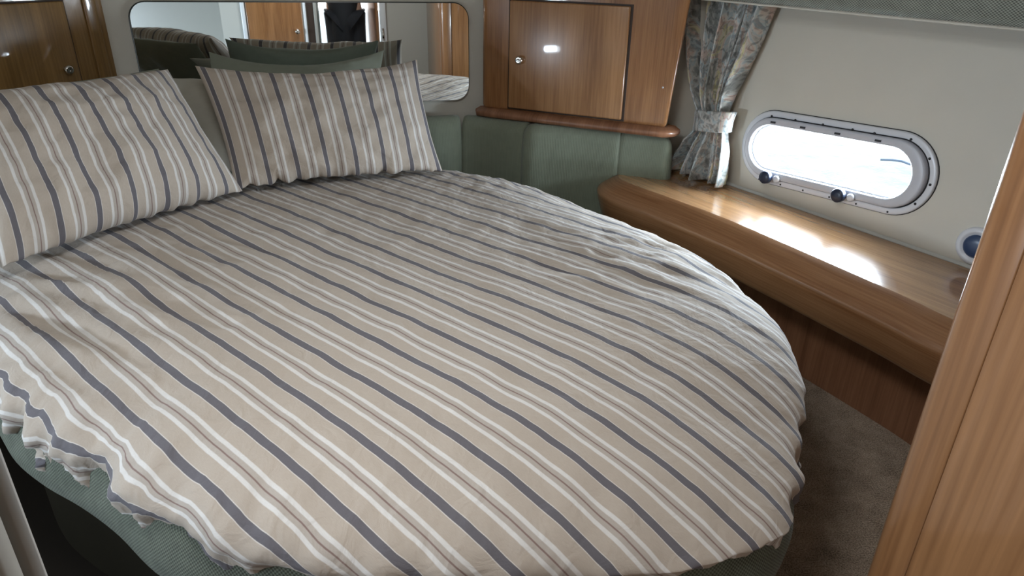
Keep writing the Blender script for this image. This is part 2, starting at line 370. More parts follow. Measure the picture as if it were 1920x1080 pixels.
def stadium(cx, cy, w_, h_, tilt, n=20):
    """outline, clockwise seen from the room"""
    out = []; r_ = h_/2; a = w_/2-r_
    for k in range(2*n):
        if k < n: t = -math.pi/2+math.pi*k/(n-1); x, y = a+r_*math.cos(t), r_*math.sin(t)
        else: t = math.pi/2+math.pi*(k-n)/(n-1); x, y = -a+r_*math.cos(t), r_*math.sin(t)
        ct, st = math.cos(tilt), math.sin(tilt); out.append((cx+x*ct-y*st, cy+x*st+y*ct))
    return out
PH = dict(c=(-.540, .206), gw=.648, gh=.172, tilt=R(3.2))
def hull_wall(name, pc, tilt, mirror=False):
    """straight ruled side with a stadium hole, then a bend to the bow"""
    X = (lambda p: mir(p)) if mirror else (lambda p: p)
    hole = stadium(pc[0], pc[1], PH['gw']+.03, PH['gh']+.03, tilt, 20)
    h2 = []
    for i, p in enumerate(hole):
        q = hole[(i+1) % len(hole)]; k_ = 12 if math.dist(p, q) > .1 else 1
        h2 += [(p[0]+(q[0]-p[0])*k/k_, p[1]+(q[1]-p[1])*k/k_) for k in range(k_)]
    hole = h2; n = len(hole)
    s0, s1, t0, t1 = pc[0]-.42, pc[0]+.42, -.02, .42
    # matching points on the rectangle
    rect = []
    for (x, y) in hole:
        dx, dy = x-pc[0], y-pc[1]
        k = min((s1-pc[0])/dx if dx > 1e-9 else (s0-pc[0])/dx if dx < -1e-9 else 1e9, (t1-pc[1])/dy if dy > 1e-9 else (t0-pc[1])/dy if dy < -1e-9 else 1e9)
        rect.append((pc[0]+dx*k, pc[1]+dy*k))
    vs = [X(HP(x, y)) for x, y in hole] + [X(HP(x, y)) for x, y in rect] + [X(HP(x, y, -.10)) for x, y in hole]
    fs = []
    for i in range(n):
        j = (i+1) % n
        fs.append([i, j, n+j, n+i]); fs.append([i, 2*n+i, 2*n+j, j])
    # corners
    sd_ = lambda p: 'x' if min(abs(p[0]-s0), abs(p[0]-s1)) < 1e-6 else 'y'
    for i in range(n):
        a, b = rect[i], rect[(i+1) % n]
        if sd_(a) != sd_(b):
            mx_, my_ = (a[0]+b[0])/2, (a[1]+b[1])/2
            vs.append(X(HP(s0 if abs(mx_-s0) < abs(mx_-s1) else s1, t0 if abs(my_-t0) < abs(my_-t1) else t1))); fs.append([n+i, n+(i+1) % n, len(vs)-1])
    assert sum(len(f) == 3 for f in fs) == 4
    def quad(a, b, c_, d_):
        k = len(vs); vs.extend([X(HP(*a)), X(HP(*b)), X(HP(*c_)), X(HP(*d_))]); fs.append([k, k+1, k+2, k+3])
    SN, SF, TB, TT = 2.3, -.95, -.56, 1.55
    quad((SF, TB), (s0, TB), (s0, TT), (SF, TT)); quad((s1, TB), (SN, TB), (SN, TT), (s1, TT))
    quad((s0, TB), (s1, TB), (s1, t0), (s0, t0)); quad((s0, t1), (s1, t1), (s1, TT), (s0, TT))
    # bend to the bow
    e = HP(SF, 0); plan = catmull([V((e.x, e.y, 0)), V((.80, 2.925, 0)), V((.669, 3.055, 0)), V((.45, 3.22, 0)), V((.1, 3.46, 0))], 6)
    base = len(vs)
    for k, p in enumerate(plan):
        ex = HP(SF, TT)-HP(SF, 0); eb = HP(SF, TB)-HP(SF, 0)
        vs.append(X(V((p.x, p.y, .49))+eb)); vs.append(X(V((p.x, p.y, .49))+ex))
    for k in range(len(plan)-1): fs.append([base+2*k, base+2*k+1, base+2*k+3, base+2*k+2])
    o = mesh(name, vs, fs, M['cream']); struct(o)
    return o
hull_wall('wall_right', PH['c'], PH['tilt'])
hull_wall('wall_left', (LP['s'], LP['t']), 0, True)
struct(obox('wall_front', W(-1.9, MC, -.0), CR*3.4, CD*.05, Z*(TOP), M['cream']))

# porthole
def ring(name, outer, inner, off0, off1, X, mat, lip=.004):
    """flat ring on the hull between two outlines, raised from off0 to off1 with softened edges"""
    n = len(outer); vs = []; fs = []
    def lerp(a, b, t): return (a[0]+(b[0]-a[0])*t, a[1]+(b[1]-a[1])*t)
    rows = [(0, off0), (0.0, off1-lip), (.08, off1-.001), (.2, off1), (.85, off1), (.95, off1-.001), (1, off1-lip), (1, off0)]
    for t, of in rows:
        for a, b in zip(outer, inner): vs.append(X(HP(*lerp(a, b, t), of)))
    for r_ in range(len(rows)-1):
        for i in range(n): fs.append([r_*n+i, r_*n+(i+1) % n, (r_+1)*n+(i+1) % n, (r_+1)*n+i])
    return mesh(name, vs, fs, mat, smooth=True)
def porthole(name, pc, tilt, mirror):
    X = mir if mirror else (lambda p: p)
    cx, cy = pc; ct, st = math.cos(tilt), math.sin(tilt)
    def L2(x, y): return (cx+x*ct-y*st, cy+x*st+y*ct)
    root = bpy.data.objects.new(name, None); COL.objects.link(root); root.location = X(HP(cx, cy)); MW[name] = Matrix.Translation(root.location); struct(root)
    o1 = stadium(*L2(.014, .001), .768, .276, tilt, 24); o2 = stadium(*L2(.014, .001), .722, .232, tilt, 24)
    fr = ring('outer_frame', o1, o2, -.004, .012, X, M['white_plastic'])
    i1 = stadium(*L2(.010, 0), .715, .226, tilt, 24); i2 = stadium(cx, cy, PH['gw'], PH['gh'], tilt, 24)
    ir = ring('hinged_sash', i1, i2, -.004, .024, X, M['grey_plastic'])
    g1 = stadium(*L2(.012, 0), .723, .233, tilt, 24); g2 = stadium(*L2(.011, 0), .714, .225, tilt, 24)
    gp = ring('sash_gap', g1, g2, -.006, .003, X, M['seal'], .001)
    e1 = stadium(*L2(.014, .001), .773, .281, tilt, 24)
    sh = ring('edge_seal', e1, o1, -.004, .003, X, M['seal'], .001)
    n = len(i2); gl = mesh('glass', [X(HP(x, y, -.012)) for x, y in i2], [list(range(n))], M['glass'])
    r1 = ring('inner_reveal', i2, stadium(cx, cy, PH['gw']-.012, PH['gh']-.012, tilt, 24), -.03, .004, X, M['white_plastic'], .002)
    parts = [fr, ir, gp, sh, gl, r1]
    for x in (-.205, .105):
        p = X(HP(*L2(x, -.105), .02)); nrm = (X(HP(0, 0, 1))-X(HP(0, 0, 0)))
        kb = lathe('clamp_knob', [(.011, 0), (.011, .012), (.022, .016), (.0245, .020), (.0245, .036), (.022, .040), (.006, .041)], M['navy_plastic'], p, nrm)
        parts.append(kb)
        a = X(HP(*L2(x+.012, -.105), .022)); b2 = X(HP(*L2(x+.036, -.107), .022))
        ht = lathe('hinge_tab', [(.004, 0), (.013, .001), (.014, .012), (.010, .016), (.002, .017)], M['white_plastic'], b2, nrm, 16); parts.append(ht)
    for x in (-.24, -.135, -.02, .095, .175, .30): parts.append(lathe('screw', [(.0045, 0), (.0045, .002), (.001, .003)], M['seal'], X(HP(*L2(x-.01, .118), .011)), nrm, 8))
    for x in (-.26, -.16, -.06, .05, .155, .27): parts.append(lathe('screw', [(.0035, 0), (.0035, .002), (.001, .003)], M['seal'], X(HP(*L2(x-.0, -.128), .011)), nrm, 8))
    for a in (35, -5, -42): parts.append(lathe('screw', [(.0045, 0), (.0045, .002), (.001, .003)], M['seal'], X(HP(*L2(.262+.122*math.cos(R(a)), .120*math.sin(R(a))), .011)), nrm, 8))
    for x in (-.23, -.10, .04, .19):
        q = L2(x, .098)
        parts.append(obox('latch_slot', X(HP(q[0]-.012, q[1]-.003, .022)), X(HP(1, 0))*1-X(HP(0, 0)), (X(HP(0, 1))-X(HP(0, 0)))*.006, nrm*.003, M['seal']) if False else
                     mesh('latch_slot', [X(HP(q[0]+dx, q[1]+dy+dx*st, .0245+dz)) for dz in (0, .0015) for dx, dy in ((-.011, -.0035), (.011, -.0035), (.011, .0035), (-.011, .0035))],
                          [[0, 3, 2, 1], [4, 5, 6, 7], [0, 1, 5, 4], [1, 2, 6, 5], [2, 3, 7, 6], [3, 0, 4, 7]], M['seal']))
    for q in parts: child(q, root)
    return root
porthole('window_1', PH['c'], PH['tilt'], False)
porthole('window_2', (LP['s'], LP['t']), 0, True)
wv = prism('sea_water', [(1.5, -40), (90, -40), (90, 90), (-50, 90), (-50, 4.4), (.6, 4.4)], -.62, -.6, M['water']); tag(wv, 'bright rippled water outside the oval porthole', 'water', kind='stuff')

struct(prism('floor_shade_sheet', [(-1.75, .45), (-.35, .45), (-.35, 1.2), (-1.75, 1.9)], .0005, .02, plain('painted_floor_shade', (.012, .009, .006), .9, spec=.1)))  # added near-black sheet, painted shade on the floor left of the bed
# aft bulkhead with the doorway, its trims and the doors seen in the mirror
BK = -.36
struct(obox('wall_back', W(.38, BK, 0), CR*2.3, -CD*.05, Z*TOP, M['cream2']))
o = obox('wall_back_far', W(-3.0, BK, 0), CR*2.12, -CD*.05, Z*TOP, M['cream2']); o.name = 'wall_aft'; struct(o)
struct(bevel(obox('trim_1', W(.350, BK-.055, 0), CR*.058, CD*.085, Z*TOP, M['white_trim']), .012, 3))
# lobby behind the doorway
struct(obox('wall_lobby', W(-.55, -.46, 0), CR*.04, -CD*1.7, Z*TOP, M['wood_v']))
struct(obox('wall_saloon', W(.62, -.46, 0), CR*.04, -CD*1.7, Z*TOP, M['wood_v']))
# open door leaf in the lobby
dr = bpy.data.objects.new('door_1', None); COL.objects.link(dr); dr.location = W(.350, -.43, 0); MW['door_1'] = Matrix.Translation(dr.location); struct(dr)
dd = (-CD + CR*(-.22)).normalized(); dn = V((dd.y, -dd.x, 0))
child(bevel(obox('door_leaf', W(.345, -.43, .02), dd*.62, dn*.03, Z*1.8, M['wood_v']), .003), dr)
hb = W(.345, -.43, .74)+dd*.53
child(lathe('door_handle', [(.022, 0), (.022, .006), (.008, .007), (.008, .045), (.009, .05), (.003, .052)], M['chrome'], hb, -dn, 16), dr)
child(tube('handle_lever', [hb-dn*.045, hb-dn*.048-dd*.04, hb-dn*.046-dd*.10], .008, M['chrome']), dr)
child(bevel(obox('hinge', W(.362, -.318, .66), CR*.018, CD*.006, Z*.09, M['chrome']), .002), dr)

# cream cupboard by the doorway with a wooden door
cw = thing('wardrobe', 'cream wardrobe with wooden door beside the doorway, its pale trimmed edge at lower left', 'wardrobe', W(-.17, .32, 0), -CL)
CB = .32
child(obox('body', W(-.90, BK, 0), CR*.715, CD*(CB-BK-.02), Z*TOP, M['cream2']), cw)
for nm, l0, l1, c0, c1, mt in (('edge_trim', -.195, -.17, CB-.014, CB, 'grey_trim'), ('edge_trim', -.275, -.255, CB-.022, CB-.002, 'white_trim'), ('edge_trim', -.745, -.715, CB-.03, CB, 'white_trim')):
    child(bevel(obox(nm, W(l0, c0, 0), CR*(l1-l0), CD*(c1-c0), Z*TOP, M[mt]), .007, 3), cw)
child(bevel(obox('edge_panel', W(-.255, CB-.034, 0), CR*.083, CD*.016, Z*TOP, M['beige_board']), .003, 2), cw)
child(bevel(obox('edge_gasket', W(-.25, CB-.020, 0), CR*.074, CD*.008, Z*TOP, M['gap']), .001, 2), cw)
sd = obox('side_panel', W(-.185, BK+.02, 0), CR*.010, CD*(CB-BK-.062), Z*TOP, M['green_dark']); child(sd, cw)
dwr = bevel(obox('door', W(-.705, CB-.02, .06), CR*.420, CD*.02, Z*1.75, M['wood_v']), .004); child(dwr, cw)
kk = lathe('knob', [(.010, 0), (.008, .008), (.018, .016), (.020, .024), (.014, .032), (.003, .034)], M['chrome'], W(-.33, CB, .775), CD, 20); child(kk, cw)
kk.parent = dwr

# ------------------------------------------------------------------ big wardrobe at the right
wr = thing('wardrobe', 'tall glossy cherry wood wardrobe with rounded corner at the right edge', 'wardrobe', W(.775, .69, 0), -CL)
lw, cwd = .775, .69
rad = .045
corner = []
for k in range(9):
    t = R(90*k/8); corner.append(W(lw+rad-rad*math.cos(t), cwd-rad+rad*math.sin(t)))
colp = [W(lw+.02, cwd-.085)] + [W(lw, cwd-.085), W(lw, cwd-.06)] + corner + [W(lw+.08, cwd), W(lw+.08, cwd-.085)]
cm = prism('corner_moulding', [(p.x, p.y) for p in colp][::-1], 0, TOP, M['wood_big']); 
for p in cm.data.polygons: p.use_smooth = abs(p.normal.z) < .5
bv = cm.modifiers.new('b', 'BEVEL'); bv.width = .002; bv.segments = 2; bv.limit_method = 'ANGLE'; bv.angle_limit = R(50)
child(cm, wr)
child(bevel(obox('side_panel', W(lw+.0004, BK, 0), CR*.03, CD*(cwd-.0853-BK), Z*TOP, M['wood_big']), .0012, 2), wr)
child(bevel(obox('front_panel', W(lw+.084, cwd-.03, 0), CR*.60, CD*.026, Z*TOP, M['wood_v']), .003, 2), wr)

# ------------------------------------------------------------------ corner cupboards
def cupboard(mirror_side, L, Rb, Rt, name_lbl, zb, door0, door1, woods, knob_at, kz, extra):
    """face from L to Rb (bottom) / Rt (top)"""
    f = (Rb-L); f.z = 0; Lf = f.length; f.normalize(); nrm = V((f.y, -f.x, 0))
    if nrm.dot(V((0, -1, 0))) < 0: nrm = -nrm                      # towards the camera
    root = thing('corner_cupboard', name_lbl, 'cupboard', (L.x, L.y, 0), math.atan2(f.y, f.x))
    return root, f, nrm, Lf
# right
L = V((-.15, 3.204, 0)); Rb = V((.62, 2.878, 0)); ftop = (V((.72, 2.838, 0)))
root, f, nrm, Lf = cupboard(0, L, Rb, None, 'cherry wood corner cupboard with chrome knob between mirror and curtain', .68, 0, 0, 0, 0, 0, 0)
back = [V((.60, 3.10, 0)), V((-.02, 3.27, 0)), V((-.15, 3.27, 0))]
sl = (Rb-L).normalized()
bot = [L, L+sl*(Lf), back[0], back[1], back[2]]; topo = [L, L+sl*(Lf+.095), V((.69, 3.05, 0)), back[1], back[2]]
bd = prism('body', [(p.x, p.y) for p in bot], .700, TOP-.001, M['wood_v'], top=[(p.x, p.y) for p in topo]); bevel(bd, .022, 4, 40); child(bd, root)
# frame opening shadow, door, moulding
def slab(name, a, b, z0, z1, t0, t1, mat, bw=.004, base=L, ff=None, nn=None):
    ff = ff or f; nn = nn or nrm
    return bevel(obox(name, base+ff*a+nn*t0+Z*z0, ff*(b-a), nn*(t1-t0), Z*(z1-z0), mat), bw, 3)
child(slab('door_gap', .122, .652, .712, 1.167, -.002, .0015, M['gap'], .001), root)
dor = slab('door', .130, .642, .720, 1.160, -.002, .016, M['wood_door'], .006); child(dor, root)
kn = lathe('knob', [(.013, 0), (.009, .006), (.008, .010), (.016, .015), (.0175, .021), (.013, .027), (.009, .0275), (.003, .026)], M['chrome'], L+f*.185+nrm*.015+Z*.928, nrm, 28); child(kn, root); kn.parent = dor
# lower moulding
mp_ = [L-f*.015+nrm*-.03, L-f*.015+nrm*.0, L+f*(Lf*.5), L+f*(Lf+.004), L+f*(Lf+.012)-nrm*.06]
mo = sweep('base_moulding', resample(mp_, 24), [(-.02, .668), (.018, .668), (.030, .674), (.033, .686), (.030, .694), (.018, .700), (.010, .706), (-.02, .708)], M['wood_panel'], side=1); child(mo, root)
child(bevel(prism('bottom_panel', [(p.x, p.y) for p in [L-f*.005, L+f*(Lf-.005)] + back], .670, .7005, M['wood_v']), .002), root)
sc = lathe('screw_cap', [(.004, 0), (.004, .001), (.001, .002)], M['white_plastic'], L+f*.80+nrm*.0005+Z*.865, nrm, 10); child(sc, root)
# left
J = V((-1.641, 2.971, 0)); hL = R(31); fL = -V((math.sin(hL), math.cos(hL), 0)); nL = V((math.cos(hL), -math.sin(hL), 0))
root2 = thing('corner_cupboard', 'amber wood corner cupboard with chrome knob at top left behind the pillow', 'cupboard', (J.x, J.y, 0), hL+math.pi/2)
E1 = J+fL*.86
bk = [E1, J, J+V((-.05, .12, 0)), J+V((-.5, .05, 0)), E1-nL*.35]
child(bevel(prism('body', [(p.x, p.y) for p in bk], .700, TOP-.001, M['wood_old']), .012, 3, 40), root2)
child(slab('door_gap', .147, .697, .712, 1.150, -.002, .0015, M['gap'], .001, J, fL, nL), root2)
d2 = slab('door', .155, .690, .720, 1.143, -.002, .016, M['wood_old'], .006, J, fL, nL); child(d2, root2)
k2 = lathe('knob', [(.013, 0), (.009, .006), (.008, .010), (.016, .015), (.0175, .021), (.013, .027), (.009, .0275), (.003, .026)], M['chrome'], J+fL*.205+nL*.015+Z*.902, nL, 28); child(k2, root2); k2.parent = d2
mo2 = sweep('base_moulding', resample([J+nL*.0, J+fL*.88], 12), [(-.02, .668), (.018, .668), (.030, .674), (.033, .686), (.030, .694), (.018, .700), (.010, .706), (-.02, .708)], M['wood_edge'], side=-1); child(mo2, root2)
co2 = bevel(obox('corner_moulding', J+fL*.03+Z*.70, fL*.05, nL*.012, Z*(TOP-.702), M['wood_old']), .006, 3); child(co2, root2)

# ------------------------------------------------------------------ mirror
mr = thing('wall_mirror', 'wide frameless wall mirror with rounded corners above the pillows', 'mirror', W(-.10, MC, .72), -CL)
def rrect(x0, x1, z0, z1, r_, n=8):
    out = []
    for cx, cz, a0 in ((x1-r_, z0+r_, -90), (x1-r_, z1-r_, 0), (x0+r_, z1-r_, 90), (x0+r_, z0+r_, 180)):
        for k in range(n+1): a = R(a0+90*k/n); out.append((cx+r_*math.cos(a), cz+r_*math.sin(a)))
    return out
op = rrect(-.786, .590, .716, 1.137, .070); ip = rrect(-.782, .586, .720, 1.133, .066); n = len(ip)
MIRS = -1
ed = mesh('rim', [W(x, MC-.001, z) for x, z in op]+[W(x, MC-.016, z) for x, z in op]+[W(x, MC-.017, z) for x, z in ip], [[i, (i+1) % n, n+(i+1) % n, n+i] for i in range(n)]+[[n+i, n+(i+1) % n, 2*n+(i+1) % n, 2*n+i] for i in range(n)], M['mirror_edge']); child(ed, mr)
MT, MP = math.tan(R(.60)), math.tan(R(.70))
gl = mesh('glass', [W(x, MC-.020 + MIRS*(x+.1)*MT - (.93-z)*MP*1.0, z) for x, z in ip], [list(range(n))], M['mirror']); child(gl, mr)

# ------------------------------------------------------------------ pelmet at the top right
pz = 1.197
pel = thing('pelmet', 'grey green woven padded pelmet along the top of the right wall', 'pelmet', HP(.2, .71, .1), math.atan2(eh.y, eh.x))
path = [HP(s, 0)*1 for s in [-1.33+k*.1 for k in range(30)]]; path = [V((p.x, p.y, 0)) for p in path]
prf = [(.0, pz+.004), (.112, pz+.002), (.125, pz+.02), (.130, pz+.06), (.130, pz+.25), (.11, pz+.29), (0, pz+.30)]
prf = [(o_+.0, z) for o_, z in prf]
child(sweep('padded_panel', path, prf, M['grey_weave'], side=1), pel)
pp = [p - hn0*.122 + Z*(pz-.002) for p in path]
child(tube('piping', pp, .0035, M['cream'], 8), pel)

# ------------------------------------------------------------------ curtain
cur = thing('curtain', 'watercolour print curtain tied back beside the oval porthole', 'curtain', HP(-1.0, 0, .06), math.atan2(eh.y, eh.x))
def cz(z): return (z-.49)/hup.z
rows = [(1.26, -1.27, -.835, .018, 6.5), (1.18, -1.25, -.855, .020, 6.5), (1.06, -1.225, -.885, .022, 6.5), (.94, -1.185, -.925, .022, 6.5), (.85, -1.145, -.955, .020, 6.5), (.79, -1.110, -.965, .016, 6.5), (.762, -1.098, -.958, .011, 6.5), (.715, -1.092, -.945, .010, 6.5),
        (.68, -1.108, -.935, .012, 6.5), (.64, -1.14, -.915, .018, 6.5), (.57, -1.17, -.895, .024, 6.5), (.53, -1.185, -.890, .026, 6.5), (.499, -1.19, -.893, .026, 6.5)]
fine = []
for a, b in zip(rows, rows[1:]):
    for k in range(7): t = k/7; fine.append(tuple(a[i]+(b[i]-a[i])*t for i in range(5)))
fine.append(rows[-1])
NS = 150; vs = []; uv = []
for z, s0, s1, amp, fq in fine:
    for k in range(NS+1):
        u = k/NS; ph = u*4.4*2*math.pi+.9*math.sin(u*7+.5)+.5*math.sin(z*3+u*4)
        dz = sstep(.8, 1.1, z)
        sn = math.sin(ph); sn = math.copysign(abs(sn)**.6, sn)
        off = .068+amp*1.7*(sn*(.85+.4*math.sin(u*13+1))+.3*math.sin(2.3*ph+1)) + .004*fbm(u*8, z*9, 3)
        s = s0+(s1-s0)*(u+.030*math.sin(ph+1.57))
        off += .020*(1-abs(2*u-1)**2)*(1-dz)*.8
        vs.append(HP(s, cz(z), max(.012, off))); uv.append((u*1.3, z))
n1 = NS+1; fs = [[i*n1+k, i*n1+k+1, (i+1)*n1+k+1, (i+1)*n1+k] for i in range(len(fine)-1) for k in range(NS)]
cd_ = mesh('drape', vs, fs, M['curtain'], uv=uv, smooth=True); cd_.modifiers.new('s', 'SOLIDIFY').thickness = .0025; child(cd_, cur)
tb = []
for k in range(25):
    t = k/24*2*math.pi; s = -1.022+.088*math.cos(t); o_ = .072+.042*math.sin(t); tb.append((s, o_))
vs = []; uv = []
for j, z in enumerate((.70, .705, .74, .775, .78)):
    e = -.003 if j in (0, 4) else 0
    for k, (s, o_) in enumerate(tb): vs.append(HP(s+(.010 if s > -1.02 else -.005)*(1 if z > .74 else .3), cz(z+.014*(s+1.02)/.09), max(.008, o_+e))); uv.append((k*.03+2.2, z*1.0+.4))
m1 = len(tb); fs = [[j*m1+k, j*m1+k+1, (j+1)*m1+k+1, (j+1)*m1+k] for j in range(4) for k in range(m1-1)]
tbo = mesh('tieback', vs, fs, M['curtain'], uv=uv, smooth=True); tbo.modifiers.new('s', 'SOLIDIFY').thickness = .004; child(tbo, cur)

# ------------------------------------------------------------------ wooden side shelf
sp = [(1.56, 1.06), (1.37, 1.36), (1.188, 1.655), (1.1, 1.835), (.802, 2.359), (.62, 2.62), (.505, 2.77), (.445, 2.87), (.455, 2.945), (.52, 3.00), (.60, 3.03), (.66, 3.045)]
spath = resample(catmull([V((x, y, 0)) for x, y in sp], 10), 110)
shf = thing('side_shelf', 'glossy cherry wood side shelf under the oval porthole, rounded at its far end', 'shelf', (1.0, 2.2, 0), math.atan2(dh.y, dh.x))
prof = [(0, .49), (.005, .4885), (.030, .475), (.058, .457), (.074, .445), (.082, .437), (.0855, .428), (.0855, .418), (.082, .400), (.070, .360), (.058, .325), (.052, .313), (.044, .308), (.030, .307), (-.01, .307)]
ap = sweep('front_edge', spath, prof, M['wood_edge'], side=-1); child(ap, shf)
# flat top from the edge to the hull
vs = []; uv = []; fs = []; s = 0
def tohull(p):
    q = p.dot(hn0); d = (V((HB.x, HB.y, 0))).dot(hn0) - q
    w_ = p + hn0*d
    if (w_-V((B_.x, B_.y, 0))).dot(dh) > .93:
        return None
    return w_
bend = catmull([V((.897, 2.82, 0)), V((.80, 2.925, 0)), V((.669, 3.055, 0))], 6)
for i, p in enumerate(spath):
    if i: s += (p-spath[i-1]).length
    q = tohull(p)
    if q is None:
        j0 = 0
        t = i/len(spath)
        q = min(bend, key=lambda b: abs((b-p).normalized().dot(dh)) if (b-p).length > 1e-3 else 0)
        if (q-p).length > .6 or i > 96: q = bend[-1]
    for k, w_ in enumerate((0, .33, .66, 1)):
        r_ = p.lerp(q, w_); zz = .49
        if k == 0: zz = .4902
        vs.append(V((r_.x, r_.y, zz))); uv.append(((r_-spath[0]).dot(dh), (r_-spath[0]).dot(hn0)))
for i in range(len(spath)-1):
    for k in range(3): fs.append([i*4+k, i*4+k+1, (i+1)*4+k+1, (i+1)*4+k])
tp = mesh('shelf_top', vs, fs, M['wood_shelf'], uv=uv); tp.modifiers.new('s', 'SOLIDIFY').thickness = .012; child(tp, shf)
pn = sweep('front_panel', spath[:88], [(-.11, .001), (-.095, .001), (-.095, .31), (-.11, .31)], M['wood_panel'], side=-1, smooth=False); child(pn, shf)
sl_ = sweep('wall_sealant', [V((HP(s, 0, .004).x, HP(s, 0, .004).y, 0)) for s in [-.95+.1*k for k in range(22)]], [(-.002, .489), (.006, .490), (.004, .494), (-.002, .500)], M['cream2'], side=1); child(sl_, shf)

# round fitting by the wardrobe
rf = thing('wall_fitting', 'round white wall fitting with dark blue centre just above the shelf, half behind the wardrobe', 'fitting', HP(.03, .052, 0))
n_in = -hn
child(lathe('bezel', [(.060, -.002), (.060, .004), (.057, .010), (.050, .013), (.042, .012), (.038, .006), (.010, .005)], M['white_plastic'], HP(.028, .072, 0), n_in, 36), rf)
child(lathe('cap', [(.036, .004), (.036, .010), (.030, .014), (.012, .016), (.002, .016)], plain('blue_cap', (.03, .055, .12), .3), HP(.028, .072, 0), n_in, 28), rf)

# ------------------------------------------------------------------ upholstered bolster round the head of the bed
bol = thing('bolster', 'sage green upholstered bolster round the head of the bed under the mirror', 'cushion', W(-.1, 3.2, .2), -CL)
def bolster_panel(path, zt, r0_=.004):
    P = resample(path, 26); N = normals2(P); vs = []; uv = []; s = 0
    prof = [(-.10, .22)] + [(-.10, zt-.03), (-.095, zt-.01), (-.08, zt)] + [(-.055, zt+.001), (-.035, zt-.002)] + [(-.055+.055*math.sin(R(a)), zt-.055+.053*math.cos(R(a))) for a in (30, 45, 60, 75, 90)] + [(.006, zt-.12), (.008, zt-.2), (.006, zt-.3), (0, .22)]
    tot = sum((b-a).length for a, b in zip(P, P[1:])); 
    for i, p in enumerate(P):
        if i: s += (p-P[i-1]).length
        e = min(s, tot-s)+r0_; ins = .007*(1-min(1, e/.012))**2
        L_ = 0
        for j, (o_, z) in enumerate(prof):
            if j: L_ += math.dist(prof[j], prof[j-1])
            q = p+N[i]*(o_-ins if o_ > -.06 else o_); vs.append(V((q.x, q.y, z-(ins*.8 if z > zt-.1 else 0)))); uv.append((s, L_))
    m_ = len(prof); fs = [[i*m_+j, i*m_+j+1, (i+1)*m_+j+1, (i+1)*m_+j] for i in range(len(P)-1) for j in range(m_-1)]
    fs += [list(range(m_))[::-1], list(range((len(P)-1)*m_, len(P)*m_))]
    o = mesh('panel', vs, fs, M['green'], uv=uv, smooth=True)
    o.data.validate(); return o
bp_ = lambda *p: [V((x, y, 0)) for x, y in p]
frontc = MC-.105
e0 = J+fL*.95+nL*.105; e1 = J+nL*.105+fL*.02; e1 = V((-1.50, 2.90, 0))
w0 = W(-.62, frontc); w1 = W(.56, frontc)
p867 = V((-.243, 3.155, 0)); p998 = V((.030, 3.045, 0))
paths = [[e0, e1], [e1, W(-.80, frontc), W(-.5, frontc), W(-.05, frontc)], [W(-.05, frontc), V((-.50, 3.085, 0)), p867], [p867, V((-.12, 3.125, 0)), p998],
         [p998, V((.07, 3.018, 0)), V((.16, 3.010, 0)), V((.30, 2.985, 0)), V((.441, 2.940, 0))], [V((.441, 2.940, 0)), V((.55, 2.905, 0)), V((.625, 2.875, 0)), V((.655, 2.90, 0)), V((.665, 2.96, 0))]]
for i, p in enumerate(paths):
    q = bolster_panel(catmull(p, 8) if len(p) > 2 else p, .665); child(q, bol)

# ------------------------------------------------------------------ bed base
E_right = [(-.14, 2.87), (.02, 2.78), (.12, 2.69), (.21, 2.59), (.33, 2.44), (.465, 2.28), (.603, 2.07), (.688, 1.83), (.718, 1.64), (.712, 1.48), (.675, 1.33), (.610, 1.17), (.555, 1.03), (.48, .935), (.37, .880), (.22, .845), (0, .815), (-.25, .815), (-.46, .855), (-.63, .925), (-.77, 1.03), (-.88, 1.10), (-1.0, 1.165), (-1.12, 1.25), (-1.24, 1.38), (-1.38, 1.58), (-1.52, 1.80)]
E_duvet = E_right + [(-1.60, 2.05), (-1.52, 2.35), (-1.30, 2.62), (-.98, 2.79), (-.62, 2.88), (-.32, 2.91)]
E_base = [(.12, 2.74)] + E_right[3:] + [(-1.72, 2.15), (-1.72, 2.45), (-1.52, 2.80), (-1.15, 2.93), (-.62, 3.03), (-.15, 3.03)]
bed = thing('island_bed', 'round ended island bed base in sage green woven fabric', 'bed', (-.4, 1.9, 0))
eb = resample(catmull([V((x, y, 0)) for x, y in E_base], 8, True), 260, True)     # clockwise, so its right hand is inside
rim = sweep('mattress_base', eb, [(-.10, .455), (-.05, .45), (-.02, .425), (-.012, .395), (-.002, .365), (.003, .335), (.000, .305), (-.010, .288), (-.06, .285)], M['green_weave'], closed=True, side=-1)
# cover top and bottom
def fill(name, P, off, z, mat):
    N = normals2(P, True); vs = [V((p.x, p.y, z))-n_*off for p, n_ in zip(P, N)]
    return mesh(name, vs, [list(range(len(vs)))], mat)
child(rim, bed)
child(fill('mattress_top', eb, -.10, .455, M['tan_pillow']), bed)
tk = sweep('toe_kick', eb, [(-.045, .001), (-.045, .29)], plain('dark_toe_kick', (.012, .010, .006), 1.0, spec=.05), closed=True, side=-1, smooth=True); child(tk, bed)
for q in (rim, tk): q.data.flip_normals()

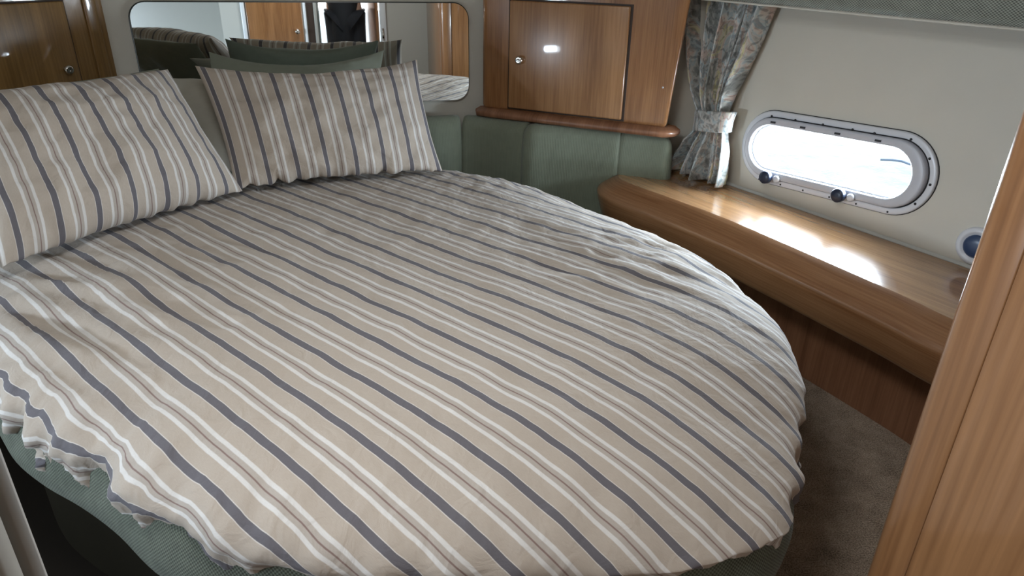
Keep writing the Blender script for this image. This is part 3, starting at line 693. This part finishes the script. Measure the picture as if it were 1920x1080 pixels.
# ------------------------------------------------------------------ duvet
SD = R(-50.5); sdir = V((math.sin(SD), math.cos(SD), 0)); snr = V((sdir.y, -sdir.x, 0))
S0 = .5  # a dark stripe near s = value below
NU, NI, NR = 520, 40, 44
ed_ = resample(catmull([V((x, y, 0)) for x, y in E_duvet], 8, True), NU, True)
EN = normals2(ed_, True); EN = [-n_ for n_ in EN]        # outwards
if (ed_[0]+EN[0]*.1-V((-.4, 1.9, 0))).length < (ed_[0]-V((-.4, 1.9, 0))).length: EN = [-n_ for n_ in EN]
O = V((-.42, 1.90, 0)); RH, RV, ZT, ZE, ZH = .37, .105, .564, .440, .382
vs = []; uv = []
def dome(p): return .006*fbm(p.x*2.2, p.y*2.2, .3, 3)
def gather(i):
    """how strongly the hem is bunched at this point of the outline"""
    p = ed_[i]
    g = .35
    g += 1.0*math.exp(-((p-V((-.80, 1.05, 0))).length/.33)**2)
    g += .6*math.exp(-((p-V((-1.2, 1.32, 0))).length/.30)**2)
    g += .55*math.exp(-((p-V((.60, 1.12, 0))).length/.25)**2)
    return g
INN = [E-Nn*RH for E, Nn in zip(ed_, EN)]
for _ in range(250): INN = [(INN[i-1]+INN[i]*2+INN[(i+1) % NU])/4 for i in range(NU)]
arc = [0]
for a, b in zip(ed_, ed_[1:]): arc.append(arc[-1]+(b-a).length)
for i in range(NU):
    E, Nn = ed_[i], EN[i]; g = gather(i); A = arc[i]
    wob = fbm(A*3.1, 1.7, 0, 2)
    inner = INN[i]; Dv = (E-inner); RL = Dv.length; Dv = Dv/RL; Nn = (Nn*.5+Dv*.5).normalized()
    pw = .95+.65*math.exp(-((E-V((.42, 1.0, 0))).length/.42)**2)
    pts = []
    for j in range(NI):
        t = (j/(NI-1))**.8; p = O.lerp(inner, t); pts.append((p, ZT, p, 0, 0))
    hem = ZH+.022*wob-.026*min(1, g-.35)
    L_ = 0; prev = (0.0, ZT)
    for j in range(1, NR+1):
        k = j/NR
        if k < .68:
            a = k/.68*math.pi/2; x = RH*math.sin(a)**1.0; z = ZE+(ZT-ZE)*math.cos(a)**.9 if a < math.pi/2-1e-6 else ZE
            z = ZE+(ZT-ZE)*max(0, math.cos(a))**pw
        else:
            q = (k-.68)/.32; x = RH - .022*math.sin(q*1.4); z = ZE+(hem-ZE)*q
        x *= RL/RH
        L_ += math.dist(prev, (x, z)); prev = (x, z)
        p = inner+Dv*x
        pts.append((p, z, inner+Dv*L_, k, x))
    for (p, z, up_, k, x) in pts:
        fl = up_ 
        # wrinkles
        zz = z
        fx, fy = fl.dot(sdir), fl.dot(snr)
        wr_ = .0040*fbm(fx*1.6, fy*4.0, 1.3, 3)                     # long soft creases along the cloth
        wr_ += .0035*fbm(fx*9+3, fy*7, 5.1, 3)
        # cross folds at the left
        lw_ = math.exp(-((p-V((-1.05, 1.55, 0))).length/.42)**2)
        cdv = (p-V((-1.05, 1.55, 0)))
        ca = cdv.dot(V((.50, .866, 0))) ; cb = cdv.dot(V((.866, -.5, 0)))
        wr_ += lw_*(.015*(1-abs(fbm(ca*5.5, cb*1.1+2, 2.2, 3))*2.8) + .006*(1-abs(fbm(ca*15, cb*2.5+7, 4.2, 2))*2.8))
        lw2 = sstep(.0, .9, k)*g
        wr_ += lw2*.009*(1-abs(fbm(A*10, k*1.5, 6.2, 3))*2.8)
        # ridges at the right side
        rw = math.exp(-((p-V((.40, 1.95, 0))).length/.30)**2); cv = p-V((.4, 1.95, 0)); cc = cv.dot(V((.6, .8, 0))); ce = cv.dot(V((-.8, .6, 0)))
        wr_ += rw*.011*(1-abs(fbm(cc*8.5, ce*3+5, .5, 3))*2.6)
        bk_ = math.exp(-((p-V((-.05, 2.68, 0))).length/.22)**2); wr_ += bk_*.014*fbm(p.x*9, p.y*16, 8, 3)
        wr_ += 0.0013*(1-abs(fbm(p.x*7+.7*p.y, p.y*7-2*p.x, 9.1, 4))*3)
        zz += wr_ - .034*math.exp(-((p-V((.42, 1.08, 0))).length/.26)**2)
        hk = sstep(.30, .95, k)
        gw = g*hk*(1.2+.6*min(1, max(0, g-.5)))*(.011*math.sin(A*38+3.5*math.sin(A*6.3)+2*fbm(A*4, k*2, 0, 2)) + .007*sstep(.55, .95, k)*math.sin(A*88+5*fbm(A*6, k*3, 2, 2)) + .022*fbm(A*9, k*2.5, 4, 4))
        q = p+Nn*(gw - .006*g*hk)
        zz += g*hk*.010*fbm(A*9+7, k*2, 1, 3)
        zz += g*sstep(.9, 1, k)*.020*fbm(A*11, 3, 1, 2)
        vs.append(V((q.x, q.y, zz))); uv.append((fl.dot(snr), fl.dot(sdir)))
nr_ = NI+NR; fs = []
for i in range(NU):
    i2 = (i+1) % NU
    for j in range(nr_-1):
        if j == 0: pass
        fs.append([i*nr_+j, i*nr_+j+1, i2*nr_+j+1, i2*nr_+j])
dv = mesh('duvet', vs, fs, M['duvet'], uv=uv, smooth=True)
bm = bmesh.new(); bm.from_mesh(dv.data); bmesh.ops.remove_doubles(bm, verts=bm.verts, dist=.0006)
bmesh.ops.recalc_face_normals(bm, faces=bm.faces); bm.to_mesh(dv.data); bm.free()
rebase(dv, (-.42, 1.90, .45)); sf = dv.modifiers.new('s', 'SOLIDIFY'); sf.thickness = .012; sf.offset = -1
tag(dv, 'beige, white and charcoal striped duvet spread over the round ended bed', 'duvet')

# ------------------------------------------------------------------ pillows
def pillow(name, BL, BR, TR, TL, thick, mat, label, sag=.0, seed=0, uoff=0.0, usc=None, gathers=0.0, flange=0.0, group=None, depth=0.0):
    BL, BR, TR, TL = map(V, (BL, BR, TR, TL)); n = 64
    ex = ((BR-BL)+(TR-TL)).normalized(); ey = ((TL-BL)+(TR-BR)).normalized(); nr = ex.cross(ey).normalized()
    wid = ((BR-BL).length+(TR-TL).length)/2
    vs = []; uv = []
    def P(u, v, side):
        x, y = 2*u-1, 2*v-1
        # edges bow in a little between pointed corners
        bow = .035
        uu = u - (u-.5)*2*bow*(1-y*y)*abs(x)**2*(1 if True else 0)*.6
        vv = v - (v-.5)*2*(bow+sag*(1 if y > 0 else 0))*(1-x*x)*abs(y)**2
        base = BL.lerp(BR, uu).lerp(TL.lerp(TR, uu), vv)
        e = max(0, (1-abs(x)**2.6))**.55*max(0, (1-abs(y)**2.6))**.55
        t = thick*.5*e
        wr_ = .012*fbm(u*4+seed, v*3, seed, 4)*e**.4 + .006*(1-abs(fbm(u*5+seed*2+v*2, v*3.5, seed+1, 4))*3)*e + .006*fbm(u*11+seed, v*9, seed+3, 3)*min(1, e*2)
        wr_ += .012*gathers*fbm(u*16+seed, v*2, seed+9, 3)*math.exp(-(v/.22)**2)*math.exp(-((u-.3)/.33)**2 if gathers < 2 else 0)
        back = base + nr*(side*t + wr_*(1 if side > 0 else .4) + depth*0)
        # gathered, frilled bottom edge
        fr = math.exp(-(v/.10)**2)*gathers*.010*fbm(u*22, seed, 1, 2)
        return back + ey*fr
    idx = {}
    for side in (1, -1):
        for j in range(n+1):
            for i in range(n+1):
                # denser near the border
                u = .5-.5*math.cos(math.pi*i/n); v = .5-.5*math.cos(math.pi*j/n)
                border = i in (0, n) or j in (0, n)
                if side == -1 and border: idx[(side, i, j)] = idx[(1, i, j)]; continue
                idx[(side, i, j)] = len(vs); vs.append(P(u, v, side)); uv.append((u*wid+uoff, v*.5))
    fs = []
    for side in (1, -1):
        for j in range(n):
            for i in range(n):
                f_ = [idx[(side, i, j)], idx[(side, i+1, j)], idx[(side, i+1, j+1)], idx[(side, i, j+1)]]
                fs.append(f_ if side == 1 else f_[::-1])
    o = mesh(name, vs, fs, mat, uv=uv, smooth=True)
    c = (BL+BR)/2; rebase(o, c, math.atan2(ex.y, ex.x)); tag(o, label, 'pillow', group); return o
pl = pillow('pillow', (-1.325, 1.655, .590), (-.935, 2.315, .588), (-1.225, 2.545, .950), (-1.60, 1.93, .962), .21, M['pillowcase'],
       'striped pillow at the left, tilted back against the left cupboard', seed=2, uoff=-.046, gathers=1.0)
pr_ = pillow('pillow', (-.965, 2.325, .592), (-.275, 2.600, .590), (-.395, 2.890, .952), (-1.150, 2.597, .956), .16, M['pillowcase'],
       'upright striped pillow in the middle, left of the green bolster', sag=.09, seed=5, uoff=-.020, gathers=1.6)
pillow('pillow', W(-.50, 2.86, .60), W(.14, 2.88, .60), W(.200, 3.07, .966), W(-.470, 3.035, .972), .09, M['green_pillow'],
       'plain sage green pillow right behind the upright striped pillow against the mirror', sag=.11, seed=8)
pillow('pillow', (-1.52, 1.90, .60), (-1.13, 2.48, .60), (-1.30, 2.635, .937), (-1.715, 2.04, .945), .10, M['green_pillow'],
       'sage green pillow leaning behind the left striped pillow, seen in the mirror', seed=11)
pillow('pillow', (-1.12, 2.44, .60), (-.47, 2.72, .60), (-.60, 3.02, .86), (-1.345, 2.74, .885), .10, M['tan_pillow'],
       'taupe pillow showing in the gap between the two striped pillows', seed=14)

# ------------------------------------------------------------------ photographer, seen in the mirror
def skin(name, pts, edges, root, mat, sub=2, parent=None):
    me = bpy.data.meshes.new(name); me.from_pydata([tuple(p[0]) for p in pts], edges, []); o = bpy.data.objects.new(name, me); COL.objects.link(o)
    s = o.modifiers.new('skin', 'SKIN'); s.use_smooth_shade = True
    for i, p in enumerate(pts):
        sv = me.skin_vertices[0].data[i]; r_ = p[1]; sv.radius = (r_, r_) if not isinstance(r_, tuple) else r_; sv.use_root = (i == root)
    b = o.modifiers.new('sub', 'SUBSURF'); b.levels = sub; b.render_levels = sub
    me.materials.append(mat)
    if parent: o.parent = parent
    return o
PX, PC = .045, -.54        # where the person stands
def PW(l, c, z): return W(PX+l, PC+c, z)
camp = V((0, 0, H))
hl = camp - cr_*.085 - fw*.03 - cu_*.02; hr = camp + cr_*.075 - fw*.03 - cu_*.02
pts = [(PW(0, 0, .93), (.155, .115)), (PW(0, .0, 1.10), (.135, .10)), (PW(0, .0, 1.28), (.165, .115)), (PW(0, -.01, 1.42), (.12, .085)), (PW(0, 0, 1.50), .055), (PW(0, .015, 1.565), .062), (PW(0, .025, 1.66), (.078, .095)), (PW(0, .02, 1.735), .06),
       (PW(-.19, -.01, 1.385), .062), (PW(-.25, .12, 1.20), .050), (hl-V((0, 0, .035))-CD*.03, .028),
       (PW(.19, -.01, 1.385), .062), (PW(.25, .12, 1.20), .050), (hr-V((0, 0, .035))-CD*.03, .028),
       (PW(-.09, 0, .86), .090), (PW(-.10, .02, .48), .058), (PW(-.10, -.01, .09), .038), (PW(-.11, .12, .045), .035),
       (PW(.09, 0, .86), .090), (PW(.10, .02, .48), .058), (PW(.10, -.01, .09), .038), (PW(.11, .12, .045), .035)]
ed2 = [(0, 1), (1, 2), (2, 3), (3, 4), (4, 5), (5, 6), (6, 7), (3, 8), (8, 9), (9, 10), (3, 11), (11, 12), (12, 13), (0, 14), (14, 15), (15, 16), (16, 17), (0, 18), (18, 19), (19, 20), (20, 21)]
per = skin('person', pts, ed2, 0, M['skin']); tag(per, 'person in long black coat and trousers holding up a phone, reflected in the mirror', 'person')
jp = [(PW(-.04, 0, .50), (.135, .125)), (PW(-.03, 0, .72), (.150, .135)), (PW(0, 0, .95), (.190, .135)), (PW(0, 0, 1.12), (.165, .125)), (PW(0, 0, 1.30), (.185, .13)), (PW(0, -.01, 1.43), (.12, .095)), (PW(0, .0, 1.49), (.068, .068)),
      (PW(-.20, -.01, 1.385), .075), (PW(-.255, .12, 1.195), .064), (hl-V((0, 0, .05))-CD*.06, .042), (PW(.20, -.01, 1.385), .075), (PW(.255, .12, 1.195), .064), (hr-V((0, 0, .05))-CD*.06, .042)]
skin('coat', jp, [(0, 1), (1, 2), (2, 3), (3, 4), (4, 5), (5, 6), (5, 7), (7, 8), (8, 9), (5, 10), (10, 11), (11, 12)], 2, M['black_cloth'], parent=per)
tp_ = [(PW(0, 0, .90), (.16, .12)), (PW(-.092, 0, .82), .105), (PW(-.10, .02, .48), .078), (PW(-.10, -.005, .10), .062), (PW(.092, 0, .82), .105), (PW(.10, .02, .48), .078), (PW(.10, -.005, .10), .062)]
skin('trousers', tp_, [(0, 1), (1, 2), (2, 3), (0, 4), (4, 5), (5, 6)], 0, M['black_jeans'], parent=per)
for sx in (-1, 1):
    skin('shoe', [(PW(sx*.10, -.05, .055), .045), (PW(sx*.105, .04, .05), .045), (PW(sx*.115, .15, .038), .034), (PW(sx*.12, .18, .03), .026)], [(0, 1), (1, 2), (2, 3)], 0, M['shoe'], parent=per)
skin('hair', [(PW(0, -.035, 1.62), .06), (PW(0, -.03, 1.69), (.085, .085)), (PW(0, .0, 1.745), (.075, .08)), (PW(0, .05, 1.755), .05)], [(0, 1), (1, 2), (2, 3)], 0, M['hair'], parent=per)
for sx in (-1, 1):
    e = lathe('eye', [(.003, 0), (.010, .004), (.011, .008), (.005, .013)], M['eye'], PW(sx*.030, .098, 1.655), CD, 12); e.parent = per
    e = skin('ear', [(PW(sx*.080, .01, 1.63), .010), (PW(sx*.086, .005, 1.655), .014), (PW(sx*.084, .0, 1.675), .010)], [(0, 1), (1, 2)], 0, M['skin'], 1, per)
skin('nose', [(PW(0, .105, 1.665), .009), (PW(0, .124, 1.632), .014)], [(0, 1)], 0, M['skin'], 1, per)
skin('mouth', [(PW(-.022, .108, 1.596), .005), (PW(0, .113, 1.597), .008), (PW(.022, .108, 1.596), .005)], [(0, 1), (1, 2)], 1, M['lip'], 1, per)
# hands: palm behind the phone edge, fingers wrapped round its back, thumb on the screen side, all behind the lens
for sx, hp_ in ((-1, hl), (1, hr)):
    side = cr_*sx
    palm = [(hp_-V((0, 0, .035))-CD*.03, .024), (hp_ - cu_*.015 - fw*.012 + side*.018, (.030, .018)), (hp_+cu_*.012 - fw*.006 + side*.020, (.030, .014))]
    skin('palm', palm, [(0, 1), (1, 2)], 0, M['skin'], 2, per)
    for k in range(4):
        a = hp_ + cu_*(.030-.019*k) + side*.022 - fw*.004; ln = (.026, .030, .028, .022)[k]
        skin('finger', [(a, .0088), (a+side*.006+fw*.014, .0082), (a - side*.014+fw*.019, .0078), (a-side*(.014+ln*.5)+fw*.018, .007)], [(0, 1), (1, 2), (2, 3)], 0, M['skin'], 1, per)
    a = hp_ - cu_*.022 + side*.010 - fw*.020
    skin('thumb', [(a, .011), (a+cu_*.020-side*.010 - fw*.004, .0095), (a+cu_*.042-side*.022, .0085)], [(0, 1), (1, 2)], 0, M['skin'], 1, per)
ph = thing('phone', 'black phone held up sideways by the photographer', 'phone', camp-fw*.02, 0)
pc_ = camp - fw*.012 - cu_*.036 - cr_*.078
bx = obox('phone_body', pc_, cr_*.155, cu_*.073, -fw*.008, M['phone']); child(bx, ph); bevel(bx, .003, 3)
# mooring line floating on the water outside
rp_ = tube('mooring_line', [(3.80, 7.20, -.57), (3.90, 7.16, -.56), (3.98, 7.12, -.56), (4.06, 6.93, -.57), (4.3, 6.5, -.58)], .011, plain('rope_blue_grey', (.09, .12, .16), .8), 8)
rebase(rp_, (4.0, 7.1, -.57)); tag(rp_, 'dark line floating on the bright water outside the porthole', 'rope')
